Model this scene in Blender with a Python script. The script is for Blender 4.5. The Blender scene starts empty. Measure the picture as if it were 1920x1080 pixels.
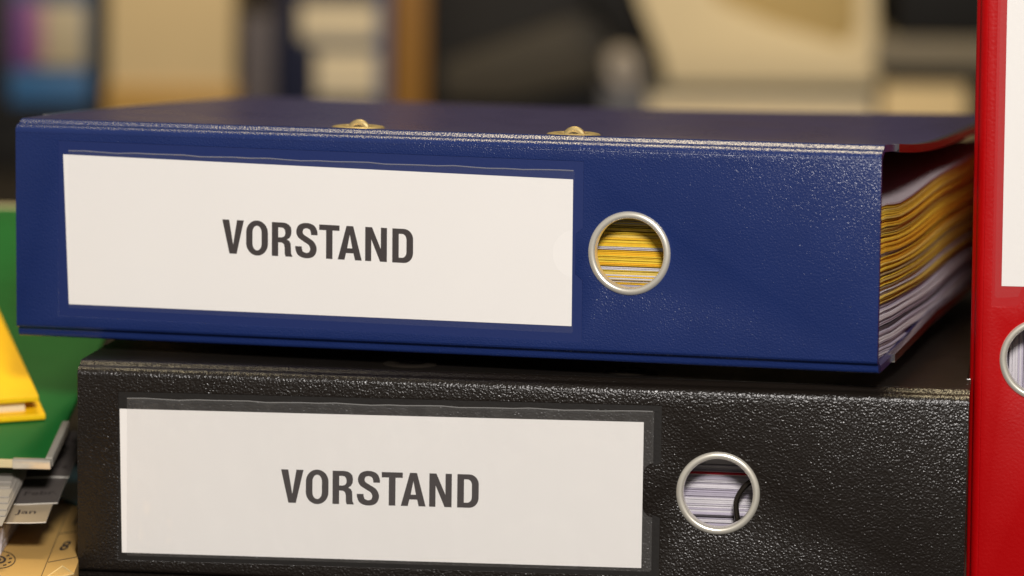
import bpy, bmesh, math, random
from mathutils import Matrix, Vector
random.seed(7)
S = bpy.context.scene
C = S.collection
MM = 0.001
rad = math.radians

# ------------------------------------------------------------------ camera
CAM = Vector((0, 0, 0.31458))
PITCH, ROLL, FPX = 0.1358, 0.0136, 7990.0
fwd = Vector((0, math.cos(PITCH), -math.sin(PITCH)))
up0 = Vector((0, math.sin(PITCH), math.cos(PITCH)))
rt0 = Vector((1, 0, 0))
RT = rt0 * math.cos(ROLL) + up0 * math.sin(ROLL)
UP = up0 * math.cos(ROLL) - rt0 * math.sin(ROLL)
cd = bpy.data.cameras.new('camera'); cam = bpy.data.objects.new('camera', cd); C.objects.link(cam)
cam.matrix_world = Matrix(((RT.x, UP.x, -fwd.x, CAM.x), (RT.y, UP.y, -fwd.y, CAM.y), (RT.z, UP.z, -fwd.z, CAM.z), (0, 0, 0, 1)))
cd.sensor_width = 36; cd.lens = FPX / 1920 * 36; cd.clip_start = 0.05; cd.clip_end = 50
cd.dof.use_dof = True; cd.dof.focus_distance = 1.505; cd.dof.aperture_fstop = 6.1
S.camera = cam

# ------------------------------------------------------------------ light
w = bpy.data.worlds.new('World'); S.world = w; w.use_nodes = True
w.node_tree.nodes['Background'].inputs[0].default_value = (1.0, 0.89, 0.76, 1)
w.node_tree.nodes['Background'].inputs[1].default_value = 0.24
def area(name, loc, aim, size, watts, col):
    d = bpy.data.lights.new(name, 'AREA'); d.shape = 'DISK'; d.size = size; d.energy = watts; d.color = col
    o = bpy.data.objects.new(name, d); C.objects.link(o); o.location = loc
    o.rotation_euler = (Vector(aim) - Vector(loc)).to_track_quat('-Z', 'Y').to_euler()
area('key_lamp', (0.10, 0.02, 0.86), (0.0, 1.5, 0.1), 0.24, 29.3, (1.0, 0.955, 0.92))
area('ceiling_lamp', (-0.1, 2.1, 2.2), (-0.05, 2.15, 0), 0.85, 42, (1.0, 0.82, 0.50))
S.view_settings.view_transform = 'Standard'; S.view_settings.look = 'None'
S.view_settings.exposure = 0; S.view_settings.gamma = 1
S.cycles.use_denoising = True
S.cycles.max_bounces = 8; S.cycles.transparent_max_bounces = 12

# ------------------------------------------------------------------ helpers
def ray(x, y):
    return (fwd + RT * ((x - 960) / FPX) - UP * ((y - 540) / FPX))
def at_y(x, y, Y):            # world point seen at photo pixel, at world depth Y (mm)
    r = ray(x, y); return CAM + r * ((Y * MM - CAM.y) / r.y)
def at_z(x, y, Z):
    r = ray(x, y); return CAM + r * ((Z * MM - CAM.z) / r.z)
def at_plane(x, y, P, N):
    r = ray(x, y); return CAM + r * ((P - CAM).dot(N) / r.dot(N))

def tag(o, label, cat, group=None):
    o['label'] = label; o['category'] = cat
    if group: o['group'] = group
    return o
def empty(name, M):
    o = bpy.data.objects.new(name, None); C.objects.link(o); o.matrix_world = M; o.empty_display_size = 0.02
    return o
def frame(origin, x, y, z):
    return Matrix(((x.x, y.x, z.x, origin.x), (x.y, y.y, z.y, origin.y), (x.z, y.z, z.z, origin.z), (0, 0, 0, 1)))

def obj(name, verts, faces, mats, parent=None, fm=None, smooth=True, angle=35, sub=0, bevel=0, seg=2):
    """mesh object; vertices in millimetres"""
    me = bpy.data.meshes.new(name)
    me.from_pydata([(v[0] * MM, v[1] * MM, v[2] * MM) for v in verts], [], faces)
    if not isinstance(mats, (list, tuple)): mats = [mats]
    for m in mats: me.materials.append(m)
    if fm: me.polygons.foreach_set('material_index', fm)
    bm = bmesh.new(); bm.from_mesh(me)
    bmesh.ops.recalc_face_normals(bm, faces=bm.faces)
    if bevel:
        es = [e for e in bm.edges if len(e.link_faces) == 2 and e.calc_face_angle(0) > rad(40)]
        bmesh.ops.bevel(bm, geom=es, offset=bevel * MM, segments=seg, affect='EDGES', profile=0.6, clamp_overlap=True)
    bm.to_mesh(me); bm.free()
    if smooth:
        me.shade_smooth(); me.set_sharp_from_angle(angle=rad(angle))
    o = bpy.data.objects.new(name, me); C.objects.link(o)
    if parent: o.parent = parent
    return o

class MB:
    def __init__(s): s.v = []; s.f = []; s.m = []
    def add(s, vs, fs, m=0):
        n = len(s.v); s.v += [tuple(v) for v in vs]; s.f += [tuple(i + n for i in f) for f in fs]; s.m += [m] * len(fs)
    def box(s, x0, x1, y0, y1, z0, z1, m=0):
        s.add([(x0, y0, z0), (x1, y0, z0), (x1, y1, z0), (x0, y1, z0), (x0, y0, z1), (x1, y0, z1), (x1, y1, z1), (x0, y1, z1)],
              [(0, 3, 2, 1), (4, 5, 6, 7), (0, 1, 5, 4), (1, 2, 6, 5), (2, 3, 7, 6), (3, 0, 4, 7)], m)
    def quad(s, a, b, c, d, m=0): s.add([a, b, c, d], [(0, 1, 2, 3)], m)
    def obj(s, name, mats, parent=None, **k): return obj(name, s.v, s.f, mats, parent, fm=s.m, **k)

def box(name, x0, x1, y0, y1, z0, z1, m, parent=None, bevel=0.4, **k):
    b = MB(); b.box(x0, x1, y0, y1, z0, z1); return b.obj(name, m, parent, bevel=bevel, **k)

def fill(outlines, depth):
    """flat polygon with holes, extruded to depth (mm): list of verts (x, y, z) with y in 0..depth (front at 0) and faces"""
    cu = bpy.data.curves.new('c', 'CURVE'); cu.dimensions = '2D'; cu.fill_mode = 'BOTH'
    cu.extrude = depth / 2 if depth else 0
    for pts in outlines:
        sp = cu.splines.new('POLY'); sp.points.add(len(pts) - 1)
        for p, q in zip(sp.points, pts): p.co = (q[0], q[1], 0, 1)
        sp.use_cyclic_u = True
    o = bpy.data.objects.new('c', cu); me = o.to_mesh()
    bm = bmesh.new(); bm.from_mesh(me); bmesh.ops.remove_doubles(bm, verts=bm.verts, dist=1e-4)
    bm.verts.index_update()
    vs = [(v.co.x, -v.co.z + depth / 2, v.co.y) for v in bm.verts]
    fs = [tuple(v.index for v in f.verts) for f in bm.faces]
    bm.free(); o.to_mesh_clear(); bpy.data.objects.remove(o); bpy.data.curves.remove(cu)
    return vs, fs

def circle(cx, cy, r, n=64, a0=0, a1=360):
    k = n if a1 - a0 >= 360 else n + 1
    return [(cx + r * math.cos(rad(a0 + (a1 - a0) * i / n)), cy + r * math.sin(rad(a0 + (a1 - a0) * i / n))) for i in range(k)]

def tube(path, r, n=10):
    vs, fs = [], []
    P = [Vector(p) for p in path]
    for i, p in enumerate(P):
        t = (P[min(i + 1, len(P) - 1)] - P[max(i - 1, 0)]).normalized()
        a = t.cross(Vector((0, 1, 0.01))).normalized(); b = t.cross(a)
        for k in range(n):
            q = 2 * math.pi * k / n; vs.append(p + a * (r * math.cos(q)) + b * (r * math.sin(q)))
    for i in range(len(P) - 1):
        for k in range(n):
            fs.append((i * n + k, i * n + (k + 1) % n, (i + 1) * n + (k + 1) % n, (i + 1) * n + k))
    fs.append(tuple(range(n))); fs.append(tuple((len(P) - 1) * n + k for k in range(n)))
    return vs, fs

def lathe(prof, axis, c, n=64):
    """prof: (r, h) pairs; axis 'y' or 'z'"""
    vs, fs = [], []
    for i in range(n):
        a = 2 * math.pi * i / n
        for r, h in prof:
            if axis == 'y': vs.append((c[0] + r * math.cos(a), c[1] + h, c[2] + r * math.sin(a)))
            else: vs.append((c[0] + r * math.cos(a), c[1] + r * math.sin(a), c[2] + h))
    k = len(prof)
    for i in range(n):
        j = (i + 1) % n
        for q in range(k - 1): fs.append((i * k + q, j * k + q, j * k + q + 1, i * k + q + 1))
    return vs, fs

def catmull(pts, n=8):
    P = [Vector(p) for p in pts]; P = [P[0] * 2 - P[1]] + P + [P[-1] * 2 - P[-2]]; out = []
    for i in range(1, len(P) - 2):
        for k in range(n):
            t = k / n
            out.append(0.5 * ((2 * P[i]) + (P[i + 1] - P[i - 1]) * t + (2 * P[i - 1] - 5 * P[i] + 4 * P[i + 1] - P[i + 2]) * t * t
                              + (3 * P[i] - P[i - 1] - 3 * P[i + 1] + P[i + 2]) * t ** 3))
    out.append(P[-2]); return out

# ------------------------------------------------------------------ materials
def mat(name, col, rough=0.5, metal=0.0, spec=0.5, noise=None, bump=None, coat=0):
    """noise = (scale per m, amount) slow tone variation; bump = (scale, distance m, strength)"""
    m = bpy.data.materials.new(name); m.use_nodes = True
    nt = m.node_tree; N = nt.nodes; L = nt.links; b = N['Principled BSDF']
    b.inputs['Base Color'].default_value = (*col, 1); b.inputs['Roughness'].default_value = rough
    b.inputs['Metallic'].default_value = metal; b.inputs['Specular IOR Level'].default_value = spec
    if coat: b.inputs['Coat Weight'].default_value = coat
    tc = N.new('ShaderNodeTexCoord')
    if noise:
        n = N.new('ShaderNodeTexNoise'); n.inputs['Scale'].default_value = noise[0]; n.inputs['Detail'].default_value = 5
        L.new(tc.outputs['Object'], n.inputs['Vector'])
        mx = N.new('ShaderNodeMix'); mx.data_type = 'RGBA'
        mx.inputs[6].default_value = (*[c * (1 - noise[1]) for c in col], 1)
        mx.inputs[7].default_value = (*[min(1, c * (1 + noise[1])) for c in col], 1)
        L.new(n.outputs['Fac'], mx.inputs[0]); L.new(mx.outputs[2], b.inputs['Base Color'])
    if bump:
        n = N.new('ShaderNodeTexNoise'); n.inputs['Scale'].default_value = bump[0]; n.inputs['Detail'].default_value = 4
        L.new(tc.outputs['Object'], n.inputs['Vector'])
        bp = N.new('ShaderNodeBump'); bp.inputs['Distance'].default_value = bump[1]; bp.inputs['Strength'].default_value = bump[2]
        L.new(n.outputs['Fac'], bp.inputs['Height']); L.new(bp.outputs[0], b.inputs['Normal'])
    return m

def vinyl(name, col, cell, dist, rough, spec=0.5, var=0.12):
    """embossed leathercloth: pebbled grain with cells about `cell` mm across"""
    m = bpy.data.materials.new(name); m.use_nodes = True
    nt = m.node_tree; N = nt.nodes; L = nt.links; b = N['Principled BSDF']
    b.inputs['Roughness'].default_value = rough; b.inputs['Specular IOR Level'].default_value = spec
    tc = N.new('ShaderNodeTexCoord')
    wn = N.new('ShaderNodeTexNoise'); wn.inputs['Scale'].default_value = 500 / cell; wn.inputs['Detail'].default_value = 2
    L.new(tc.outputs['Object'], wn.inputs['Vector'])
    sub = N.new('ShaderNodeVectorMath'); sub.operation = 'SCALE'; sub.inputs['Scale'].default_value = 0.0011 * cell
    L.new(wn.outputs['Color'], sub.inputs[0])
    ad = N.new('ShaderNodeVectorMath'); ad.operation = 'ADD'
    L.new(tc.outputs['Object'], ad.inputs[0]); L.new(sub.outputs[0], ad.inputs[1])
    vo = N.new('ShaderNodeTexVoronoi'); vo.feature = 'SMOOTH_F1'; vo.inputs['Scale'].default_value = 1000 / cell
    vo.inputs['Smoothness'].default_value = 0.55
    L.new(ad.outputs[0], vo.inputs['Vector'])
    n2 = N.new('ShaderNodeTexNoise'); n2.inputs['Scale'].default_value = 1300 / cell; n2.inputs['Detail'].default_value = 3
    L.new(tc.outputs['Object'], n2.inputs['Vector'])
    inv = N.new('ShaderNodeMath'); inv.operation = 'MULTIPLY_ADD'; inv.inputs[1].default_value = -1.0
    L.new(vo.outputs['Distance'], inv.inputs[0]); L.new(n2.outputs['Fac'], inv.inputs[2])
    bp = N.new('ShaderNodeBump'); bp.inputs['Distance'].default_value = dist * MM * 1.25; bp.inputs['Strength'].default_value = 1.0
    L.new(inv.outputs[0], bp.inputs['Height']); L.new(bp.outputs[0], b.inputs['Normal'])
    n4 = N.new('ShaderNodeTexNoise'); n4.inputs['Scale'].default_value = 75; n4.inputs['Detail'].default_value = 7; n4.inputs['Roughness'].default_value = 0.7
    L.new(tc.outputs['Object'], n4.inputs['Vector'])
    ms = N.new('ShaderNodeMapRange'); ms.inputs['From Min'].default_value = .32; ms.inputs['From Max'].default_value = .68; ms.inputs['To Min'].default_value = .7; ms.inputs['To Max'].default_value = 1.0
    L.new(n4.outputs['Fac'], ms.inputs['Value']); L.new(ms.outputs[0], bp.inputs['Strength'])
    n3 = N.new('ShaderNodeTexNoise'); n3.inputs['Scale'].default_value = 40; n3.inputs['Detail'].default_value = 6
    L.new(tc.outputs['Object'], n3.inputs['Vector'])
    mx = N.new('ShaderNodeMix'); mx.data_type = 'RGBA'
    mx.inputs[6].default_value = (*[c * (1 - var) for c in col], 1); mx.inputs[7].default_value = (*[c * (1 + var) for c in col], 1)
    L.new(n3.outputs['Fac'], mx.inputs[0]); L.new(mx.outputs[2], b.inputs['Base Color'])
    rr = N.new('ShaderNodeMapRange'); rr.inputs['To Min'].default_value = rough * 0.8; rr.inputs['To Max'].default_value = rough * 1.25
    L.new(n3.outputs['Fac'], rr.inputs['Value']); L.new(rr.outputs[0], b.inputs['Roughness'])
    return m

def film(name, haze=0.06, dist=0.25, gloss=0.035, rough=0.13, det=3, sc=(90, 90, 22)):
    m = bpy.data.materials.new(name); m.use_nodes = True
    nt = m.node_tree; N = nt.nodes; L = nt.links
    out = N['Material Output']; N.remove(N['Principled BSDF'])
    tr = N.new('ShaderNodeBsdfTransparent'); tr.inputs[0].default_value = (1, 1, 1, 1)
    di = N.new('ShaderNodeBsdfDiffuse'); di.inputs[0].default_value = (0.75, 0.74, 0.72, 1)
    gl = N.new('ShaderNodeBsdfGlossy'); gl.inputs['Roughness'].default_value = rough
    tc = N.new('ShaderNodeTexCoord'); mp = N.new('ShaderNodeMapping'); mp.inputs['Scale'].default_value = sc
    n = N.new('ShaderNodeTexNoise'); n.inputs['Scale'].default_value = 1; n.inputs['Detail'].default_value = det
    L.new(tc.outputs['Object'], mp.inputs[0]); L.new(mp.outputs[0], n.inputs['Vector'])
    bp = N.new('ShaderNodeBump'); bp.inputs['Distance'].default_value = dist * MM * 4; bp.inputs['Strength'].default_value = 1
    L.new(n.outputs['Fac'], bp.inputs['Height']); L.new(bp.outputs[0], gl.inputs['Normal'])
    m1 = N.new('ShaderNodeMixShader'); m1.inputs[0].default_value = haze
    L.new(tr.outputs[0], m1.inputs[1]); L.new(di.outputs[0], m1.inputs[2])
    m2 = N.new('ShaderNodeMixShader')
    m2.inputs[0].default_value = gloss; L.new(m1.outputs[0], m2.inputs[1]); L.new(gl.outputs[0], m2.inputs[2])
    L.new(m2.outputs[0], out.inputs['Surface'])
    return m

BLUE = vinyl('blue_vinyl', (0.0095, 0.0235, 0.112), 0.66, 0.085, 0.23)
BLUE_C = vinyl('blue_cover_vinyl', (0.030, 0.027, 0.098), 0.85, 0.02, 0.28, 0.7)  # purple cast puts the warm reflected sheen on the cover into the base colour
BLUE_S = mat('smooth_blue_vinyl', (0.0090, 0.0225, 0.115), 0.38, bump=(900, 0.00006, 0.6))
BLACK = vinyl('black_vinyl', (0.0105, 0.0078, 0.0060), 0.92, 0.165, 0.25)
BLACK_C = vinyl('black_cover_vinyl', (0.0115, 0.009, 0.0072), 1.05, 0.05, 0.34)
BLACK_S = mat('smooth_black_vinyl', (0.0105, 0.009, 0.0078), 0.4, bump=(900, 0.00008, 0.8))
RED = vinyl('red_vinyl', (0.40, 0.0008, 0.0020), 1.2, 0.04, 0.36, 0.22)
RED_S = mat('smooth_red_vinyl', (0.42, 0.0010, 0.003), 0.4, bump=(900, 0.00005, 0.5))
GREEN = vinyl('green_vinyl', (0.008, 0.115, 0.020), 0.9, 0.05, 0.55, 0.2)
LINING = mat('grey_lining_paper', (0.10, 0.085, 0.09), 0.8, noise=(160, 0.35))
CARD = mat('white_label_card', (0.82, 0.795, 0.76), 0.75, noise=(25, 0.02), bump=(420, 0.00012, 0.35))
INK = mat('dark_print_ink', (0.035, 0.026, 0.025), 0.6, noise=(2500, 0.35))
FILM = film('clear_pocket_film', 0.010, 0.2, .008)
FILM2 = film('clear_pocket_film_glossy', 0.024, 0.75, .035, .10, 1, (120, 120, 50))
EDGE_GLINT = film('pocket_edge_glint', 0.22, 0.3, .10)  # whitish bead added along the film's top edge as a painted highlight
NICKEL = mat('nickel_plate', (0.90, 0.86, 0.75), 0.28, 0.65, bump=(700, 0.00004, 0.4))
CHROME = mat('chromed_edge', (0.75, 0.73, 0.70), 0.16, 1.0, bump=(260, 0.0001, 0.4))
EYELET_SHADE = mat('shade_darkened_eyelet', (0.05, 0.04, 0.03), 0.4, .7)  # eyelets under the blue binder: its shade put into a darker colour
BRASS = mat('brass_eyelet', (0.78, 0.62, 0.30), 0.36, 0.85, bump=(300, 0.00008, 0.4))
WIRE = mat('dark_steel_wire', (0.06, 0.05, 0.04), 0.25, 0.8)
P_YEL = mat('yellow_paper', (0.80, 0.545, 0.035), 0.8, noise=(300, 0.15))
P_ORA = mat('orange_yellow_paper', (0.80, 0.45, 0.014), 0.8, noise=(300, 0.15))
P_LEM = mat('lemon_paper', (0.72, 0.52, 0.10), 0.8, noise=(300, 0.15))
P_OLI = mat('buff_paper', (0.42, 0.31, 0.13), 0.8, noise=(300, 0.15))
P_WHI = mat('white_paper', (0.62, 0.59, 0.62), 0.8, noise=(300, 0.1))
P_LIL = mat('lilac_grey_paper', (0.44, 0.40, 0.48), 0.8, noise=(300, 0.12))
P_MAU = mat('mauve_paper', (0.50, 0.44, 0.47), 0.8, noise=(90, 0.25))
P_RED = mat('red_divider_paper', (0.55, 0.01, 0.03), 0.7)
P_DRK = mat('dark_paper', (0.06, 0.05, 0.06), 0.8)

# ------------------------------------------------------------------ the setting
def struct(name, o): o['kind'] = 'structure'; return o
DESK = mat('dark_desk_wood', (0.012, 0.009, 0.006), 0.8, spec=.2, noise=(12, 0.4))
WALL = mat('dark_brown_wall', (0.035, 0.027, 0.02), 0.8, noise=(4, 0.2))
b = MB(); b.box(-1600, 1600, 900, 3700, -30, 0); struct('desk', b.obj('desk', DESK, bevel=2))
b = MB(); b.box(-2500, 2500, 3710, 3750, -800, 2500); struct('wall', b.obj('wall', WALL))

# ------------------------------------------------------------------ lettering (condensed bold capitals)
def rrect(x0, x1, y0, y1, rx, ry, n=8, sides='lr'):
    pts = []
    def arc(cx, cy, a0):
        for i in range(n + 1):
            a = rad(a0 + 90 * i / n); pts.append((cx + rx * math.cos(a), cy + ry * math.sin(a)))
    arc(x1 - rx, y1 - ry, 0)
    if 'l' in sides: arc(x0 + rx, y1 - ry, 90); arc(x0 + rx, y0 + ry, 180)
    else: pts += [(x0, y1), (x0, y0)]
    arc(x1 - rx, y0 + ry, 270)
    return pts
def s_shape():
    c = catmull([(0.545, 0.665, 0), (0.535, 0.78, 0), (0.47, 0.895, 0), (0.315, 0.945, 0), (0.16, 0.895, 0), (0.105, 0.76, 0),
                 (0.15, 0.635, 0), (0.30, 0.53, 0), (0.455, 0.425, 0), (0.52, 0.27, 0), (0.465, 0.115, 0), (0.31, 0.06, 0),
                 (0.145, 0.115, 0), (0.085, 0.235, 0), (0.075, 0.335, 0)], 7)
    l, r = [], []
    for i, p in enumerate(c):
        t = (c[min(i + 1, len(c) - 1)] - c[max(i - 1, 0)]).normalized(); n = Vector((-t.y, t.x, 0))
        hw = 0.078 + 0.019 * abs(t.y)
        l.append(p + n * hw); r.append(p - n * hw)
    l[0].y = r[0].y = 0.675; l[-1].y = r[-1].y = 0.325
    return [(p.x, p.y) for p in l] + [(p.x, p.y) for p in reversed(r)]
LET = {
    'V': [[(0, 1), (0.205, 1), (0.325, 0.27), (0.44, 1), (0.645, 1), (0.43, 0), (0.215, 0)]],
    'O': [rrect(0, 0.65, -0.02, 1.02, 0.325, 0.36), rrect(0.19, 0.46, 0.135, 0.865, 0.135, 0.20)],
    'R': [[(0, 0), (0, 1), (0.34, 1), (0.43, 0.985), (0.51, 0.94), (0.565, 0.87), (0.585, 0.765), (0.575, 0.65), (0.53, 0.56), (0.45, 0.5),
           (0.52, 0.465), (0.56, 0.39), (0.57, 0.24), (0.575, 0.09), (0.61, 0.025), (0.61, 0), (0.41, 0), (0.385, 0.08), (0.38, 0.27), (0.36, 0.36),
           (0.30, 0.405), (0.19, 0.41), (0.19, 0)], [(0.19, 0.85), (0.19, 0.56), (0.29, 0.56), (0.36, 0.585), (0.395, 0.64), (0.40, 0.71), (0.385, 0.79), (0.345, 0.835), (0.28, 0.85)]],
    'S': [s_shape()],
    'T': [[(0, 1), (0.60, 1), (0.60, 0.84), (0.395, 0.84), (0.395, 0), (0.205, 0), (0.205, 0.84), (0, 0.84)]],
    'A': [[(0, 0), (0.255, 1), (0.455, 1), (0.71, 0), (0.51, 0), (0.465, 0.2), (0.245, 0.2), (0.20, 0)], [(0.28, 0.345), (0.43, 0.345), (0.355, 0.75)]],
    'N': [[(0, 0), (0, 1), (0.20, 1), (0.46, 0.37), (0.46, 1), (0.64, 1), (0.64, 0), (0.44, 0), (0.18, 0.64), (0.18, 0)]],
    'D': [rrect(0, 0.61, 0, 1, 0.27, 0.30, sides='r'), rrect(0.19, 0.415, 0.15, 0.85, 0.13, 0.17, sides='r')],
}
POS = [('V', 0), ('O', .714), ('R', 1.48), ('S', 2.196), ('T', 2.885), ('A', 3.435), ('N', 4.243), ('D', 5.04)]
def lettering(x0, z0, cap, xs, slope, y, parent):
    b = MB()
    for ch, px in POS:
        vs, fs = fill([[(p[0] * 10, p[1] * 10) for p in poly] for poly in LET[ch]], 0.4)
        b.add([(x0 + (px + v[0] / 10) * cap * xs, y - 0.06 + v[1] * 0.1, z0 + v[2] / 10 * cap - slope * (px + v[0] / 10) * cap * xs) for v in vs], fs)
    return b.obj('lettering', INK, parent, smooth=False)

def text_mesh(s, size, xform, m, parent, name='lettering', shear=0.0, bold=0.0):
    """small printed words set in the built-in font; xform maps (x, y) in mm to a point"""
    cu = bpy.data.curves.new('t', 'FONT'); cu.body = s; cu.size = size; cu.shear = shear; cu.offset = bold; cu.align_x = 'CENTER'; cu.resolution_u = 3
    o = bpy.data.objects.new('t', cu); me = o.to_mesh()
    vs = [xform(v.co.x, v.co.y) for v in me.vertices]; fs = [tuple(p.vertices) for p in me.polygons]
    o.to_mesh_clear(); bpy.data.objects.remove(o); bpy.data.curves.remove(cu)
    return obj(name, vs, fs, m, parent, smooth=False)

# ------------------------------------------------------------------ lever arch binder
def sweep(profile, x0, x1, fz, nx=24):
    """open profile (y, z) swept along x with bend fz(x, y)"""
    vs, fs = [], []
    k = len(profile)
    for i in range(nx + 1):
        x = x0 + (x1 - x0) * i / nx
        for (y, z) in profile: vs.append((x, y, z + fz(x, y)))
    for i in range(nx):
        for q in range(k - 1): fs.append((i * k + q, (i + 1) * k + q, (i + 1) * k + q + 1, i * k + q + 1))
    return vs, fs

def slab(x0, x1, y0, y1, z0, z1, fz, nx=16, ny=24):
    vs, fs = [], []
    for lv in (z0, z1):
        for j in range(ny + 1):
            y = y0 + (y1 - y0) * j / ny
            for i in range(nx + 1):
                x = x0 + (x1 - x0) * i / nx; vs.append((x, y, lv + fz(x, y)))
    n = (nx + 1) * (ny + 1)
    def id(l, i, j): return l * n + j * (nx + 1) + i
    for j in range(ny):
        for i in range(nx):
            fs.append((id(0, i, j), id(0, i, j + 1), id(0, i + 1, j + 1), id(0, i + 1, j)))
            fs.append((id(1, i, j), id(1, i + 1, j), id(1, i + 1, j + 1), id(1, i, j + 1)))
    for i in range(nx):
        fs.append((id(0, i, 0), id(0, i + 1, 0), id(1, i + 1, 0), id(1, i, 0)))
        fs.append((id(0, i, ny), id(1, i, ny), id(1, i + 1, ny), id(0, i + 1, ny)))
    for j in range(ny):
        fs.append((id(0, 0, j), id(1, 0, j), id(1, 0, j + 1), id(0, 0, j + 1)))
        fs.append((id(0, nx, j), id(0, nx, j + 1), id(1, nx, j + 1), id(1, nx, j)))
    return vs, fs

HW = 159.0
def make_binder(name, M, T, vin, smooth, recess, card, filmq, notch, ring, text, top_bend, bot_bend, fm, covm, bevel_lines=False):
    root = empty(name, M)
    zlo, zhi = 4.5, T - 4.5
    rx, rz = ring
    rx0, rx1, rz0, rz1 = recess
    nz, nr, nx_ = notch                      # thumb notch: centre z, half height, x of tongue tip
    slope = card[4]; fsl = filmq[4]
    # --- spine: front panel with the label recess and finger hole, and the two hinge mouldings
    rec = [(rx0, rz0), (rx1, rz0), (rx1, nz - nr), (nx_, nz - nr + 2.2), (nx_, nz + nr - 2.2), (rx1, nz + nr), (rx1, rz1), (rx0, rz1)]
    rec = [(p[0], p[1] - fsl * (p[0] - rx0)) for p in rec]
    hole = circle(rx, rz, 13.4, 72)
    vs, fs = fill([[(-HW, zlo), (HW, zlo), (HW, zhi), (-HW, zhi)], rec, hole], 2.2)
    bm = bmesh.new(); bv = [bm.verts.new(v) for v in vs]
    for f in fs:
        try: bm.faces.new([bv[i] for i in f])
        except ValueError: pass
    bmesh.ops.recalc_face_normals(bm, faces=bm.faces)
    es = []
    for e in bm.edges:
        a, c = e.verts[0].co, e.verts[1].co
        if a.y < 0.01 and c.y < 0.01 and len(e.link_faces) == 2 and e.calc_face_angle(0) > 1.2:
            if abs(abs(a.x) - HW) < .01 and abs(abs(c.x) - HW) < .01: es.append(e)
            elif abs(a.x) < HW - 1 and abs(c.x) < HW - 1: es.append(e)
    bmesh.ops.bevel(bm, geom=es, offset=0.2, segments=3, affect='EDGES', profile=0.5)
    bm.verts.index_update()
    b = MB(); b.add([v.co[:] for v in bm.verts], [tuple(v.index for v in f.verts) for f in bm.faces]); bm.free()
    up = [(0, zhi - .02), (0.05, zhi + .5), (0.25, zhi + 1.05), (0.6, zhi + 1.6), (1.1, zhi + 2.1), (1.7, zhi + 2.5), (2.4, zhi + 2.75), (3.3, zhi + 2.85), (4.0, zhi + 2.95),
          (4.5, zhi + 3.2), (5.0, zhi + 3.65), (5.6, zhi + 4.1), (6.4, zhi + 4.4), (7.6, zhi + 4.5), (7.6, zhi + 2.6), (2.2, zhi - .02)]
    def fzt(x, y): return top_bend(x, y) if y > 2 else 0
    vs, fs = sweep(up, -HW, HW, lambda x, y: fzt(x, y)); b.add(vs, fs)
    k = len(up); n0 = len(b.v) - len(vs)
    b.f.append(tuple(n0 + i for i in range(k))); b.f.append(tuple(n0 + 24 * k + i for i in range(k))); b.m += [0, 0]
    dn = [(0, zlo + .02), (0.1, zlo - .3), (0.5, zlo - .7), (1.3, zlo - .95), (2.0, zlo - 1.3), (2.3, zlo - 2.0), (2.35, zlo - 2.9), (2.6, zlo - 3.7), (3.2, zlo - 4.25), (4.4, 0), (7.6, 0), (7.6, 1.9), (2.2, zlo + .02)]
    if vin is RED: dn = [(y, T - z) for (y, z) in up]
    k = len(dn)
    vs, fs = sweep(dn, -HW, HW, lambda x, y: bot_bend(x, y) if y > 2 else 0); n0 = len(b.v); b.add(vs, fs)
    b.f.append(tuple(n0 + i for i in range(k))); b.f.append(tuple(n0 + 24 * k + i for i in range(k))); b.m += [0, 0]
    b.obj('spine', vin, root, angle=50)
    # --- recess floor
    vs, fs = fill([[(rx0 - 1, rz0 - 1), (rx1 + 1, rz0 - 1 - fsl * (rx1 - rx0)), (rx1 + 1, rz1 + 1 - fsl * (rx1 - rx0)), (rx0 - 1, rz1 + 1)]], 1.0)
    b = MB(); b.add([(x, y + 0.22, z) for x, y, z in vs], fs)
    if bevel_lines:
        for q in (2.0, 3.0):
            for (xa, xb, za, zb) in ((rx0 + q, rx1 - q, rz1 - q, rz1 - q - .35), (rx1 - q - .35, rx1 - q, nz + nr + 1, rz1 - q), (rx1 - q - .35, rx1 - q, rz0 + q, nz - nr - 1)):
                s0, s1 = -fsl * (xa - rx0), -fsl * (xb - rx0)
                b.add([(xa, .06, min(za, zb) + s0), (xb, .06, min(za, zb) + s1), (xb, .06, max(za, zb) + s1), (xa, .06, max(za, zb) + s0),
                       (xa, .23, min(za, zb) + s0), (xb, .23, min(za, zb) + s1), (xb, .23, max(za, zb) + s1), (xa, .23, max(za, zb) + s0)],
                      [(0, 1, 2, 3), (0, 4, 5, 1), (1, 5, 6, 2), (2, 6, 7, 3), (3, 7, 4, 0)])
    b.obj('label_recess', smooth, root, angle=30)
    if bevel_lines:
        fa, fb, fc, fd = filmq[:4]; dz_ = -fsl * (fb - fa)
        vs, fs = fill([[(fa, fc), (fb, fc + dz_), (fb, fd + dz_), (fa, fd)]], .03)
        obj('pocket_backing', [(x, y + .185, z) for x, y, z in vs], fs, vin, root, smooth=False)
    # --- paper label and clear pocket in front of it
    (cx0, cx1, cz0, cz1, _), dz = card[:5], card[5]
    nxp, nzp = 24, 8
    vs, fs = [], []
    for L_ in (0, 1):
        for j in range(nzp + 1):
            for i in range(nxp + 1):
                u, v = i / nxp, j / nzp
                x = cx0 + (cx1 - cx0) * u + dz * v * (1 - u)
                z = cz0 + (cz1 - cz0) * v - slope * (x - cx0) + (card[6] * u if j == 0 else card[6] * u * (1 - v))
                y = 0.04 + 0.03 * math.sin(u * 9) * math.sin(math.pi * v) + (0.1 if L_ else 0)
                vs.append((x, y, z))
    n = (nxp + 1) * (nzp + 1)
    for L_ in (0, 1):
        for j in range(nzp):
            for i in range(nxp):
                a = L_ * n + j * (nxp + 1) + i; fs.append((a, a + 1, a + nxp + 2, a + nxp + 1))
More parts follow.
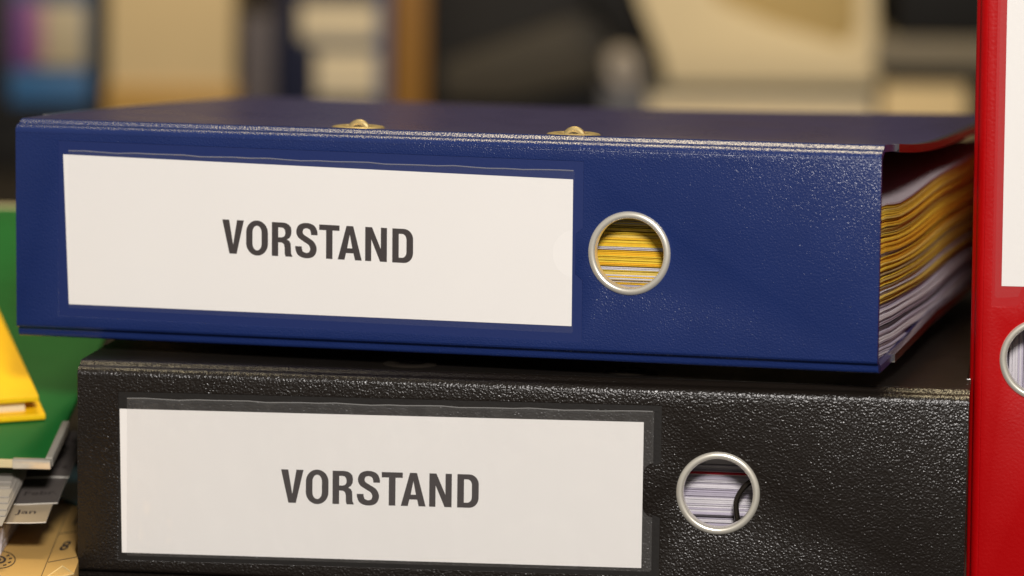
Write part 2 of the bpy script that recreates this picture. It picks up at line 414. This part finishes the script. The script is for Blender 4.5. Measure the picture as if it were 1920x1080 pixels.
    rim = [i for i in range(nxp + 1)] + [j * (nxp + 1) + nxp for j in range(1, nzp + 1)] + [nzp * (nxp + 1) + i for i in range(nxp - 1, -1, -1)] + [j * (nxp + 1) for j in range(nzp - 1, 0, -1)]
    for i in range(len(rim)): a, c = rim[i], rim[(i + 1) % len(rim)]; fs.append((a, c, c + n, a + n))
    cobj = obj('label_card', vs, fs, CARD, root, angle=30)
    if text: lettering(text[0], text[1], text[2], text[3], slope, 0.04, cobj)
    fx0, fx1, fz0, fz1 = filmq[:4]
    if nr < 9.6:   # round thumb cut
        cut = [(fx1 + 1.0 + 8.7 * math.cos(rad(a)), nz + 8.7 * math.sin(rad(a))) for a in range(260, 99, -8)]
    else:
        cut = [(fx1, nz - nr), (fx1 - 1.4, nz - nr + .5), (fx1 - 2.9, nz - nr + 1.9), (fx1 - 3.6, nz - nr + 3.6), (fx1 - 3.6, nz + nr - 3.6), (fx1 - 2.9, nz + nr - 1.9), (fx1 - 1.4, nz + nr - .5), (fx1, nz + nr)]
    cut = [p for p in cut if p[0] <= fx1 + .01]
    wob = [(fx0 + (fx1 - fx0) * i / 30, fz1 + 0.28 * math.sin(i * 1.7) * math.sin(i * .6) - .2) for i in range(30, -1, -1)]
    wob[0] = (fx1 - .4, fz1); 
    ol = [(fx0, fz0), (fx1 - .6, fz0), (fx1, fz0 + .6)] + cut + [(fx1, fz1 - .8)] + wob
    ol = [(p[0], p[1] - fsl * (p[0] - fx0)) for p in ol]
    vs, fs = fill([ol], 0.12)
    b = MB(); b.add([(x, y - 0.12, z) for x, y, z in vs], fs)
    bead = [(x, z - fsl * (x - fx0)) for x, z in reversed(wob)]
    for (xa, za), (xb, zb) in zip(bead[:-1], bead[1:]):
        hw = 0.42
        b.add([(xa, -.13, za - hw), (xb, -.13, zb - hw), (xb, -.24, zb - hw * .5), (xa, -.24, za - hw * .5), (xb, -.13, zb), (xa, -.13, za)], [(0, 1, 2, 3), (3, 2, 4, 5)], 1)
    b.obj('label_pocket', [fm, EDGE_GLINT], root, smooth=False)
    # --- finger ring
    pr = [(12.3, 3.2), (12.3, 0.2), (12.38, -.35), (12.65, -.8), (13.2, -1.05), (13.9, -1.0), (14.5, -.7), (14.8, -.25), (14.85, 0.15), (14.2, .15)]
    vs, fs = lathe(pr, 'y', (rx, 0, rz), 80); obj('finger_ring', vs, fs, NICKEL, root, angle=60)
    # --- covers with metal edges and eyelets
    for nm, zb, zt, fz in (('cover', T - 2.4, T, top_bend), ('cover', 0, 2.4, bot_bend)):
        vs, fs = slab(-HW, HW, 7.4, 285, zb, zt, fz)
        cov = obj(nm, vs, fs, covm, root, angle=40)
        for sx in ((1, -1) if zb > 5 and vin is BLUE else (1,)):
            vs, fs = slab(-1.6, 1.0, 31, 262, zb - .25, zt + .25, lambda x, y: fz(sx * HW, y), 2, 24)
            obj('metal_edge', [(sx * (HW + x * 1.0) , y, z) for x, y, z in vs], fs, CHROME, cov, angle=40, bevel=0)
    eo = -1.8 if bevel_lines else 4.3
    for ex in (-40, 40):
        z = T + top_bend(ex + eo, 22)
        pr = [(5.2, -.4), (5.3, .35), (6.2, .75), (7.8, .75), (9.3, .45), (9.8, 0.0)]
        vs, fs = lathe([(r * 1.0, h) for r, h in pr], 'z', (0, 0, 0), 48)
        b = MB(); b.add([(ex + eo + x, 22 + y * .9, z + h) for x, y, h in vs], fs)
        e = b.obj('eyelet', EYELET_SHADE if bevel_lines else BRASS, root, angle=60)
        vs, fs = tube([(ex + eo + 0.4 + 3.0 * math.cos(a), 22, z - 1.0 + 2.6 * math.sin(a)) for a in [math.pi * i / 12 for i in range(13)]], 1.4, 10)
        if not bevel_lines: obj('arch_tip', vs, fs, EYELET_SHADE if bevel_lines else BRASS, e)
    return root

def stack(root, groups, x0, x1, ya, yb, wave, seed, name='paper_bundle', ny=18):
    """bundles of loose sheets; groups = list of (z0, z1, [(material, weight)...], sheet thickness)"""
    R = random.Random(seed)
    for (z0, z1, mats, th) in groups:
        b = MB(); z = z0; ms = [m for m, _ in mats]; wt = [q for _, q in mats]
        while z < z1 - .12:
            t = min(z1 - z, th * R.uniform(.5, 1.6)); gap = R.choice((.02, .03, .05, .12))
            mi = R.choices(range(len(ms)), wt)[0]
            xr = x1 + R.uniform(-1.6, 0.8); xl = x0 + R.uniform(-1, 1); yf = ya + R.uniform(0, 1.3)
            a1, p1 = R.uniform(0, .16), R.uniform(0, 6.28)
            vs = []
            for j in range(ny + 1):
                y = yf + (yb - yf) * j / ny
                zz = wave(y, z) + a1 * math.sin(y / 17 + p1)
                vs += [(xl, y, z + zz), (xr, y, z + zz), (xr, y, z + t - gap + zz), (xl, y, z + t - gap + zz)]
            fs = [(0, 1, 2, 3), tuple(ny * 4 + i for i in (3, 2, 1, 0))]
            for j in range(ny):
                a, c = j * 4, j * 4 + 4
                for q in range(4): fs.append((a + q, c + q, c + (q + 1) % 4, a + (q + 1) % 4))
            b.add(vs, fs, mi); z += t
        o = b.obj(name, ms, root, angle=30)
        o['kind'] = 'stuff' if False else 'thing'

def binder_matrix(t, yaw, tilt, lean):
    Mz = Matrix.Rotation(-yaw, 4, 'Z'); My = Matrix.Rotation(tilt, 4, 'Y'); Mx = Matrix.Rotation(lean, 4, 'X')
    return Matrix.Translation(Vector(t) * MM + Vector((0, 0, CAM.z))) @ Mz @ My @ Mx

# ---- blue binder, on top
def blue_top(x, y):
    u = (x + HW) / (2 * HW); y = max(0, y - 6)
    L_ = -12.0 * (y / 280) ** 1.15
    R_ = -8.5 * (1 - math.exp(-(y / 75) ** 1.4)) - 2.0 * (y / 280)
    return L_ * (1 - u) + R_ * u - 1.5 * math.sin(math.pi * u) * min(1, y / 80)
def blue_bot(x, y):
    u = (x + HW) / (2 * HW); y = max(0, y - 6)
    return u * 5.0 * min(1, y / 120) ** 1.3
M = binder_matrix((-26.9, 1500.1, -229.58), rad(14.5), rad(-.45), rad(-.72))
blue = make_binder('lever_arch_binder', M, 79.5, BLUE, BLUE_S, (-142.5, 53.4, 8.4, 72.4), (-138.6, 49.7, 12.8, 67.4, 0.0150, -2.0, 2.6),
                   (-138.5, 50.3, 11.4, 69.2, .007), (39.6, 9.3, 50.8), (70.3, 39.2), (-79.9, 33.7, 12.2, 1.035), blue_top, blue_bot, FILM, BLUE_C)
tag(blue, 'blue lever arch binder lying on the black one, with VORSTAND label and yellow papers', 'binder', 'lever arch binders')
def wave_b(y, z):
    q = min(1, max(0, (y - 12) / 45)); k = z / 60
    return -2.2 * q * q * (3 - 2 * q) + 0.7 * math.sin((y - 40) / 24 + z / 16) * q * .9 + max(0, y - 90) * .012 * (k + .2)
Y = [(P_YEL, 6), (P_ORA, 4), (P_LEM, 1)]
X = [(P_YEL, 3), (P_ORA, 2), (P_LEM, 3), (P_WHI, 1), (P_OLI, 1)]
Z = [(P_LEM, 3), (P_WHI, 3), (P_OLI, 2), (P_DRK, .7)]
Wl = [(P_LIL, 5), (P_WHI, 3), (P_DRK, .3)]
stack(blue, [(3.2, 10, Wl, .55), (10, 17, Wl, .6), (17, 21.5, Wl, .5), (21.5, 25.2, X, .4), (25.2, 26.6, Wl, .4), (26.6, 31.8, X, .45), (31.8, 33.2, Z, .4),
             (33.2, 38.6, Y, .5), (38.6, 39.9, Z, .4), (39.9, 46.6, Y, .55), (46.6, 47.6, Z, .4), (47.6, 49.6, X, .4), (49.6, 57.4, Y, .45), (57.4, 58.2, [(P_MAU, 1)], .7)],
      -146, 156, 12.5, 276, wave_b, 3)

# ---- black binder underneath
def black_top(x, y):
    y = max(0, y - 6); return -1.2 * math.sin(math.pi * min(1, y / 280))
flat = lambda x, y: 0.0
M = binder_matrix((2.3, 1488.37, -314.58), rad(7.39), 0, 0)
black = make_binder('lever_arch_binder', M, 79.5, BLACK, BLACK_S, (-144.0, 51.5, 8.0, 69.3), (-142.6, 45.2, 10.7, 63.1, -0.0095, -0.9, 0.0),
                    (-140.8, 48.8, 9.7, 67.4, -.0085), (39.0, 9.8, 45.4), (71.9, 40.4), (-84.6, 31.2, 12.05, 1.048), black_top, flat, FILM2, BLACK_C, True)
tag(black, 'black grained lever arch binder with VORSTAND label, underneath the blue one', 'binder', 'lever arch binders')
Wp = [(P_LIL, 4), (P_WHI, 4), (P_DRK, .25)]
stack(black, [(2.8, 24.6, Wp, .6), (24.6, 25.3, [(P_RED, 1)], .8), (25.3, 44.2, Wp, .5), (44.2, 45.3, [(P_RED, 1)], .6), (45.3, 60, Wp, .6)], -146, 147, 15.5, 220, lambda y, z: 0.0, 5, ny=4)
pth = catmull([(93, 8, 42.5), (88.5, 8, 44.4), (84, 8, 44.2), (80, 8, 40.8), (77.8, 8, 36), (78.3, 8, 30), (79.2, 8, 22), (80, 8, 10)], 6)
vs, fs = tube(pth, 1.0, 10); obj('arch_wire', vs, fs, WIRE, black)

# ---- red binder standing upright on the right
YR = rad(9.0)
Rc = at_z(1953, 675, 88)
dep = Vector((math.sin(YR), math.cos(YR), 0)); rgt = Vector((math.cos(YR), -math.sin(YR), 0)); dn_ = Vector((0, 0, -1))
al = rad(0.5); dn_, rgt = dn_ * math.cos(al) + rgt * math.sin(al), rgt * math.cos(al) - dn_ * math.sin(al)
TR = 51.0
org = Rc - rgt * (TR / 2 * MM) - dn_ * (71 * MM)
M = frame(org, dn_, dep, rgt)
red = make_binder('lever_arch_binder', M, TR, RED, RED_S, (-143, 52.4, 7.6, 43.4), (-139, 45.0, 10.9, 41, 0.0, 0, 0),
                  (-139.6, 49.2, 8.6, 42.6, 0), (25.5, 9.3, 50.0), (71, 25.5), None, flat, flat, FILM, RED)
tag(red, 'red lever arch binder standing upright beside the stack, with a blank white label', 'binder', 'lever arch binders')
stack(red, [(4, 46, Wp, .5)], -146, 147, 15, 222, lambda y, z: 0.0, 8, ny=3)

# ------------------------------------------------------------------ left-hand pile: green binder with dividers
P0 = at_y(90, 864, 1522); P1 = at_y(304, 402, 1828)
d = (P1 - P0).normalized(); U = d.cross(Vector((0, 0, 1))).normalized()
Pl = at_plane(0, 853, P0, U.cross(d).normalized())
nrm = U.cross(d).normalized()
Mg = frame(P0, U, d, nrm)               # local: x right along the front edge (negative = left), y back, z out of the board
green = empty('ring_binder', Mg)
tag(green, 'green binder lying under the yellow book, metal corner and month dividers poking out', 'binder')
vs, fs = slab(-285, 0, 0, 318, -2.6, 0, flat, 2, 2); obj('cover', vs, fs, GREEN, green, bevel=.5)
EDGE = mat('cream_metal_edge', (0.74, 0.64, 0.38), 0.25, 0.3, bump=(200, 0.00015, 0.5))
b = MB(); b.box(-280, -1, -1.0, 0.8, -2.8, .2); b.obj('metal_edge', EDGE, green, bevel=.5, seg=3)
b = MB(); b.box(-280, -1, 317, 320, -3.2, .6); b.obj('metal_edge', EDGE, green, bevel=.5, seg=3)
vs, fs = [], []
CORN = mat('bright_metal_corner', (0.80, 0.76, 0.66), 0.2, 0.6, bump=(180, 0.0004, 0.6))
b = MB(); b.box(-13, 1.2, -1.4, 1.6, -3.0, .5); b.box(-1.3, 1.4, 1.6, 42, -3.0, .6); b.obj('metal_corner', CORN, green, bevel=.6, seg=3)
# dividers: one plane, tabs stepped back along the right edge
TAB = mat('grey_divider_card', (0.10, 0.085, 0.076), 0.55, noise=(60, .08))
TABJ = mat('pale_divider_card', (0.38, 0.30, 0.20), 0.55, noise=(60, .08))
RIM = mat('cut_card_edge', (0.75, 0.72, 0.64), 0.5)
J0 = at_y(86, 974, 1508); J3 = at_y(133, 868, 1575)
dd = (J3 - J0).normalized(); ud = dd.cross(Vector((0, 0, 1))).normalized(); nd = ud.cross(dd).normalized()
inv = Mg.inverted()
tabs = [('Jan.', TABJ, (86, 974)), ('Febr.', TAB, (108, 940)), ('März', TAB, (129, 892)), ('April', TAB, (148, 842))]
for k, (word, mtl, pxy) in enumerate(tabs):
    P = at_plane(pxy[0], pxy[1], J0 + nd * (k * 1.1 * MM), nd)
    Ml = inv @ frame(P, ud, dd, nd)
    L_ = 30.0
    # outline: tab plus the body strip of the sheet running back
    def h(x, y): return -0.9 * math.exp(-((y) / 9) ** 2) + .5 * math.sin(x / 7 + k)
    nx, ny = 12, 10; vs, fs = [], []
    for L2 in (0, -.35):
        for j in range(ny + 1):
            for i in range(nx + 1):
                x = -75 + 75 * i / nx; y = -1.6 * max(0, (-x - 13) / 10) ** 1.2 * (1 if x < -13 else 0) * (1 if k == 0 else 0) + (46 if k < 3 else 22) * j / ny
                if x < -15 and k > 0: y = 1.5 * (1 - math.exp((x + 15) / 3)) * 0 + (46 if k < 3 else 22) * j / ny
                vs.append((x, y, h(x, y) + L2))
    n = (nx + 1) * (ny + 1)
    fm_ = []
    for l in (0, 1):
        for j in range(ny):
            for i in range(nx):
                a = l * n + j * (nx + 1) + i; fs.append((a, a + 1, a + nx + 2, a + nx + 1)); fm_.append(0)
    for i in range(nx): fs.append((i, i + 1, i + 1 + n, i + n)); fm_.append(1)
    for j in range(ny): a = j * (nx + 1) + nx; fs.append((a, a + nx + 1, a + nx + 1 + n, a + n)); fm_.append(1)
    vw = [(Ml @ (Vector(v) * MM)) / MM for v in vs]
    dv = obj('divider_sheet', vw, fs, [mtl, RIM], green, fm=fm_, angle=60)
    text_mesh(word, 5.4, lambda x, y: (Ml @ Vector(((x * 1.15 - 7.6) * MM, (y + 8.5) * MM, (h(x - 8, y + 8) + .09) * MM))) / MM, INK, dv, bold=.06)
# white index sheets seen in steps under the cover
IDX = mat('pale_index_card', (0.34, 0.31, 0.27), 0.6, noise=(50, .1))
for k, (px, py) in enumerate([(4, 984), (10, 966), (13, 955), (15, 942), (17, 931), (19, 914), (21, 903), (23, 888), (26, 876)]):
    P = at_plane(px, py, J0 + nd * ((5 + k * .6) * MM), nd)
    Ml = inv @ frame(P, ud, dd, nd)
    b = MB(); b.box(-60, 0, 0, 60, -.5, 0)
    b.v = [tuple((Ml @ (Vector(v) * MM)) / MM) for v in b.v]; b.obj('index_sheet', [IDX], green)
# page block under the dividers
P = at_y(6, 992, 1512); Ml = inv @ Matrix.Translation(P)
b = MB()
for k in range(36): b.box(-80, random.uniform(-.2, .1), random.uniform(0, .3), 120, -22 + k * .62, -22 + k * .62 + .55, 0)
b.v = [tuple((Ml @ (Vector((v[0] + (v[2]) * .1, v[1], v[2])) * MM)) / MM) for v in b.v]; b.obj('page_block', [P_WHI], green)

# ---- yellow hardcover book on the green board
YEL = mat('yellow_cloth_board', (0.95, 0.57, 0.004), 0.42, noise=(500, .06), bump=(1500, 0.00006, .6))
zl = P0 + nrm * (0.5 * MM)
A = at_plane(86, 787, zl, nrm); Bp = at_plane(6, 616, zl, nrm); Bf = at_plane(0, 793, zl, nrm)
by = (Bp - A).normalized(); bx = by.cross(nrm).normalized()
bf = (A - Bf).normalized()
My = frame(A, bx, by, nrm)
book = empty('hardcover_book', My); tag(book, 'yellow hardcover book lying closed on the green binder', 'book')
sk = bf.dot(by) / bf.dot(bx)
def sheared(b): b.v = [(x, y + x * sk, z) for x, y, z in b.v]; return b
b = MB(); b.box(-150, 0, 0, 215, 0, 2.3); sheared(b).obj('cover', YEL, book, bevel=.7, seg=3)
b = MB(); b.box(-150, -2, 2, 214, 6.6, 9.0); sheared(b).obj('cover', YEL, book, bevel=.7, seg=3)
b = MB(); b.box(-148, -7, 5, 210, 2.31, 6.58); sheared(b).obj('page_block', mat('cream_book_pages', (.72, .62, .42), .8, bump=(2500, .0001, .5)), book)

# ---- tan calendar sheet on the desk, with printing
TAN = mat('tan_calendar_card', (0.60, 0.37, 0.115), 0.5, noise=(35, .06))
def cal(x, y, h=0.0):
    return at_z(x, y, 8 + h)
ca, cb = cal(147, 1052), cal(143, 940)
calendar = empty('calendar_sheet', Matrix.Translation(cal(100, 1040)))
tag(calendar, 'tan calendar sheet with number 8 and round emblem lying left of the black binder', 'calendar')
co = cal(100, 1040)
def cw(p): return (p - co) / MM
def calpoly(pts, name, m, h0, th):
    t = [cw(cal(x, y, h0)) for x, y in pts]; n = len(t)
    vs = t + [v - Vector((0, 0, th)) for v in t]
    fs = [tuple(range(n)), tuple(range(2 * n - 1, n - 1, -1))] + [(i, (i + 1) % n, (i + 1) % n + n, i + n) for i in range(n)]
    return obj(name, vs, fs, m, calendar, smooth=False)
calpoly([(-150, 1130), (60, 1110), (92, 1077), (117, 1063), (139, 1074), (147, 1052), (141, 1030), (152, 985), (165, 935), (-120, 935)], 'sheet', TAN, 0, 7.9)
FOLD = mat('curled_paper_underside', (0.78, 0.60, 0.28), 0.45)
t = [cw(cal(88, 1080, .3)), cw(cal(117, 1060, 4.5)), cw(cal(139, 1075, .4)), cw(cal(112, 1083, 1.2))]
obj('curled_corner', t + [v - Vector((0, 0, .4)) for v in t], [(0, 1, 2), (0, 2, 3), (6, 5, 4), (7, 6, 4), (0, 1, 5, 4), (1, 2, 6, 5), (2, 3, 7, 6), (3, 0, 4, 7)], FOLD, calendar, smooth=False)
def line(p, q, wd, name='grid_line'):
    (x0, y0), (x1, y1) = p, q; dx, dy = x1 - x0, y1 - y0; l = math.hypot(dx, dy); nx, ny = -dy / l * wd / 2, dx / l * wd / 2
    calpoly([(x0 + nx, y0 + ny), (x1 + nx, y1 + ny), (x1 - nx, y1 - ny), (x0 - nx, y0 - ny)], name, INK, .12, .1)
line((131, 948), (77, 1081), 1.1); line((108, 1001), (146, 996), .8); line((90, 1054), (144, 1044), .8)
def cal_text(s, cx, cy, sz, ax, ay, name='numeral', bold=.3):
    def xf(x, y): return cw(cal(cx + ax[0] * x + ay[0] * y, cy + ax[1] * x + ay[1] * y, .15))
    text_mesh(s, sz, xf, INK, calendar, name, bold=bold, shear=0)
cal_text('8', 117, 1031, 26, (1.3, -.12), (.62, -.9), bold=.45)
cal_text('1', 138, 983, 26, (1.3, -.12), (.62, -.9), bold=.45)
cal_text('9', 96, 1090, 26, (1.3, -.12), (.62, -.9), bold=.45)
def ringpoly(r0, r1, name):
    def P(a, r): return cw(cal(-2 + r * math.cos(a), 1049 + r * .53 * math.sin(a), .14))
    b = MB(); n = 48
    for i in range(n):
        a, c = 2 * math.pi * i / n, 2 * math.pi * (i + 1) / n
        b.quad(P(a, r0), P(c, r0), P(c, r1), P(a, r1))
    b.obj(name, INK, calendar, smooth=False)
ringpoly(29.5, 31.5, 'emblem_ring'); ringpoly(9, 13.5, 'emblem_ring'); ringpoly(2.5, 4.5, 'emblem_ring')
for a in (-40, -10, 25, 60): 
    x = -2 + 22 * math.cos(rad(a)); y = 1049 + 22 * .53 * math.sin(rad(a)); line((x - 3, y + .8), (x + 3, y - .8), 2.0, 'emblem_mark')
# teal card
TEAL = mat('teal_card', (0.03, 0.16, 0.20), 0.5)
pts = [at_z(96, 928, 9.2), at_z(120, 936, 9.2), at_z(152, 946, 9.2), at_z(185, 880, 9.2), at_z(110, 870, 9.2)]
o0 = pts[1].copy(); t = [(p - o0) / MM for p in pts]; n = len(t)
tl = obj('card', t + [v - Vector((0, 0, .9)) for v in t], [tuple(range(n)), tuple(range(2 * n - 1, n - 1, -1))] + [(i, (i + 1) % n, (i + 1) % n + n, i + n) for i in range(n)], TEAL, None, smooth=False)
tl.location = o0; tag(tl, 'teal card peeking out between divider tabs and black binder', 'card')

# ------------------------------------------------------------------ out-of-focus shelf of office things behind
BY = 2850.0
def bxz(px, py, Y=BY):
    p = at_y(px, py, Y); return p.x / MM, p.z / MM
def bbox(px0, px1, py0, py1, Y=BY):
    ym = (py0 + py1) / 2; xm = (px0 + px1) / 2
    return bxz(px0, ym, Y)[0], bxz(px1, ym, Y)[0], bxz(xm, py1, Y)[1], bxz(xm, py0, Y)[1]
def bthing(name, label, cat, group=None):
    o = empty(name, Matrix.Translation((0, BY * MM, 0))); return tag(o, label, cat, group)
def bpart(name, root, px0, px1, py0, py1, m, y0=0, y1=180, z0=None, z1=None, bevel=1.0):
    x0, x1, za, zb = bbox(px0, px1, py0, py1, BY + y0)
    if z0 is not None: za = z0
    if z1 is not None: zb = z1
    b = MB(); b.box(x0, x1, y0, y1, za, zb); return b.obj(name, m, root, bevel=bevel)
DARK = mat('black_plastic', (0.008, 0.007, 0.006), 0.6, spec=.25)
CRM = mat('cream_cardboard', (0.72, 0.54, 0.28), 0.7, noise=(8, .12))
PALE = mat('pale_paper', (0.74, 0.62, 0.42), 0.8, noise=(10, .1))
# black crate that carries the printed box
r = bthing('storage_crate', 'black crate under the colourful printed box at far left', 'crate')
b = MB(); x0, x1, _, _ = bbox(-60, 190, 195, 400); zc = bxz(100, 198)[1]; b.box(x0, x1, 0, 220, 0.05, zc - .5); b.obj('crate_body', DARK, r, bevel=1.5)
b = MB(); b.box(x0 - 3, x1 + 3, -3, 223, zc - 8, zc); b.obj('rim', DARK, r, bevel=1.5)
r = bthing('printed_box', 'blurred colourful printed box with purple, cream and blue areas, behind the blue binder', 'box')
bpart('box_body', r, 14, 172, 0, 195, mat('slate_blue_print', (.06, .10, .17), .5, noise=(30, .3)), 0, 90, zc + .3, 210)
bpart('print_patch', r, 22, 75, 0, 125, mat('purple_print', (.16, .035, .19), .5), -.6, -.05)
bpart('print_patch', r, 70, 160, 8, 125, mat('cream_print', (.46, .38, .24), .5), -1.0, -.65)
bpart('print_patch', r, 60, 85, 10, 110, mat('pink_print', (.36, .16, .22), .5), -1.4, -1.05)
bpart('print_patch', r, 20, 165, 135, 192, mat('blue_print', (.02, .11, .27), .5), -.6, -.05)
r = bthing('file_box', 'cream cardboard file box with an orange bottom band, left of the navy binder', 'box')
bpart('box_body', r, 203, 438, 0, 163, CRM, 0, 240, None, 230)
bpart('base_band', r, 198, 442, 163, 230, mat('ochre_band', (.42, .24, .05), .6), -3, 240, .05)
r = bthing('hanging_folder', 'grey mauve folder standing between the cream box and navy binder', 'folder')
bpart('folder', r, 452, 512, 30, 260, mat('mauve_grey_card', (.085, .068, .07), .6), 5, 240, .05)
bpart('tab', r, 470, 500, 8, 40, DARK, 20, 24)
r = bthing('lever_arch_binder', 'blurred navy binder with two cream label patches in the background', 'binder')
bpart('spine', r, 518, 728, 0, 260, mat('navy_vinyl', (.006, .008, .03), .4), 30, 270, .05, 330)
bpart('label_card', r, 562, 716, 8, 76, PALE, 29, 29.8)
bpart('label_card', r, 592, 706, 98, 182, PALE, 29, 29.8)
bpart('label_stripe', r, 575, 720, 76, 98, mat('slate_stripe', (.08, .085, .10), .5), 29, 29.8)
bpart('edge_strip', r, 706, 730, 0, 260, mat('blue_grey_strip', (.10, .12, .22), .5), 26, 29.9, .05, 330)
r = bthing('ring_binder', 'narrow ochre brown binder standing right of the navy binder', 'binder')
bpart('spine', r, 736, 800, 0, 260, mat('ochre_vinyl', (.30, .135, .012), .45), 10, 250, .05, 330)
bpart('finger_hole', r, 758, 778, 215, 235, DARK, 9.4, 9.95)
# dark leaning folders
r = bthing('leaning_folder', 'large dark grey folder leaning behind the middle of the blue binder', 'folder')
GREY = mat('charcoal_board', (.013, .011, .009), .6, spec=.25, noise=(10, .3)); GREY2 = mat('warm_grey_board', (.055, .045, .03), .6, spec=.3, noise=(10, .2))
def prism(root, name, pts, y0, y1, m):
    t = [bxz(px, py, BY + y0) for px, py in pts]; n = len(t)
    vs = [(x, y0, z) for x, z in t] + [(x, y1, z) for x, z in t]
    return obj(name, vs, [tuple(range(n)), tuple(range(2 * n - 1, n - 1, -1))] + [(i, (i + 1) % n, (i + 1) % n + n, i + n) for i in range(n)], m, root, bevel=1)
prism(r, 'cover', [(806, -120), (1215, -120), (1215, 400), (806, 400)], 60, 66, GREY)
prism(r, 'page_block', [(830, 120), (1090, 30), (1150, 60), (1130, 150), (960, 190), (830, 190)], 40, 59, GREY2)
prism(r, 'cover', [(1060, -120), (1140, -120), (1195, 10), (1212, 90), (1165, 90), (1120, 20)], 20, 39, DARK)
r = bthing('paper_roll', 'small pale paper roll end between the dark folder and the beige box', 'roll')
cx, cz = bxz(1170, 130, BY - 20); 
vs, fs = lathe([(0.5, 0), (11.0, 0), (12.0, 1), (12.0, 79), (11, 80), (.5, 80)], 'y', (cx, -20, cz), 32); obj('roll', vs, fs, mat('roll_paper', (.36, .31, .26), .8), r)
vs, fs = lathe([(2.5, 0), (3.5, 0), (3.5, 4), (2.5, 4)], 'y', (cx, -20.5, cz), 24); obj('core', vs, fs, DARK, r)
r2 = bthing('letter_tray', 'low pale letter tray under the small paper roll', 'tray')
bpart('tray', r2, 1128, 1214, 168, 300, mat('tray_grey', (.07, .065, .07), .5), -30, 120, .05, cz - 12.2)
# beige magazine holder over a paper pile
r = bthing('magazine_file', 'large beige magazine file with rounded brown opening behind the blue binder', 'magazine file')
arcp = [(1214, -220), (1300, -220)] + [(1300 + 6 * i, -40 + 95 * math.sin(math.pi * min(1, i / 58))) for i in range(0, 56, 4)] + [(1640, -220), (1644, 152), (1214, 152)]
prism(r, 'front_panel', [(1165, -150), (1290, -150), (1310, -60), (1345, 0), (1440, 42), (1530, 68), (1585, 84), (1606, 60), (1612, -150), (1640, -150), (1646, 158), (1250, 158), (1240, 105), (1196, 0)], 0, 4, mat('beige_board', (.78, .63, .38), .7, noise=(6, .08)))
prism(r, 'back_panel', [(1175, -150), (1640, -150), (1642, 158), (1256, 158), (1246, 105), (1206, 0)], 26, 240, mat('manila_board', (.50, .36, .14), .7, noise=(6, .1)))
r = bthing('paper_pile', 'pile of pale paper under the beige magazine file', 'paper')
for k, (a, c) in enumerate([(164, 178), (183, 215), (218, 245), (248, 275), (278, 305)]):
    bpart('ream', r, 1220 + random.uniform(-8, 8), 1640 + random.uniform(-6, 6), a, c, [mat('shadow_gap_grey', (.17, .16, .13), .7), PALE][min(k, 1)], random.uniform(-3, 3), 240)  # grey top layer is the shadow gap below the file, painted, not a ream
x0, x1, za, zb = bbox(1225, 1635, 305, 320); b = MB(); b.box(x0, x1, 2, 230, .05, zb + .3); b.obj('ream', PALE, r)
# right stack: black box on a board on a paper block
r = bthing('letter_tray', 'black and beige letter tray holding cream paper, left of the red binder', 'tray')
bpart('upper_box', r, 1684, 1900, -150, 68, DARK, 0, 220)
bpart('shelf_board', r, 1640, 1900, 74, 130, mat('taupe_board', (.19, .155, .10), .6), -6, 220)
bpart('gap_shade_panel', r, 1668, 1900, 130, 158, DARK, 12, 220)  # dark panel stands in for the shade of an open gap
bpart('paper_block', r, 1652, 1812, 160, 330, CRM, -2, 210, .05)
bpart('side_wall', r, 1814, 1830, 130, 330, DARK, -6, 220, .05)
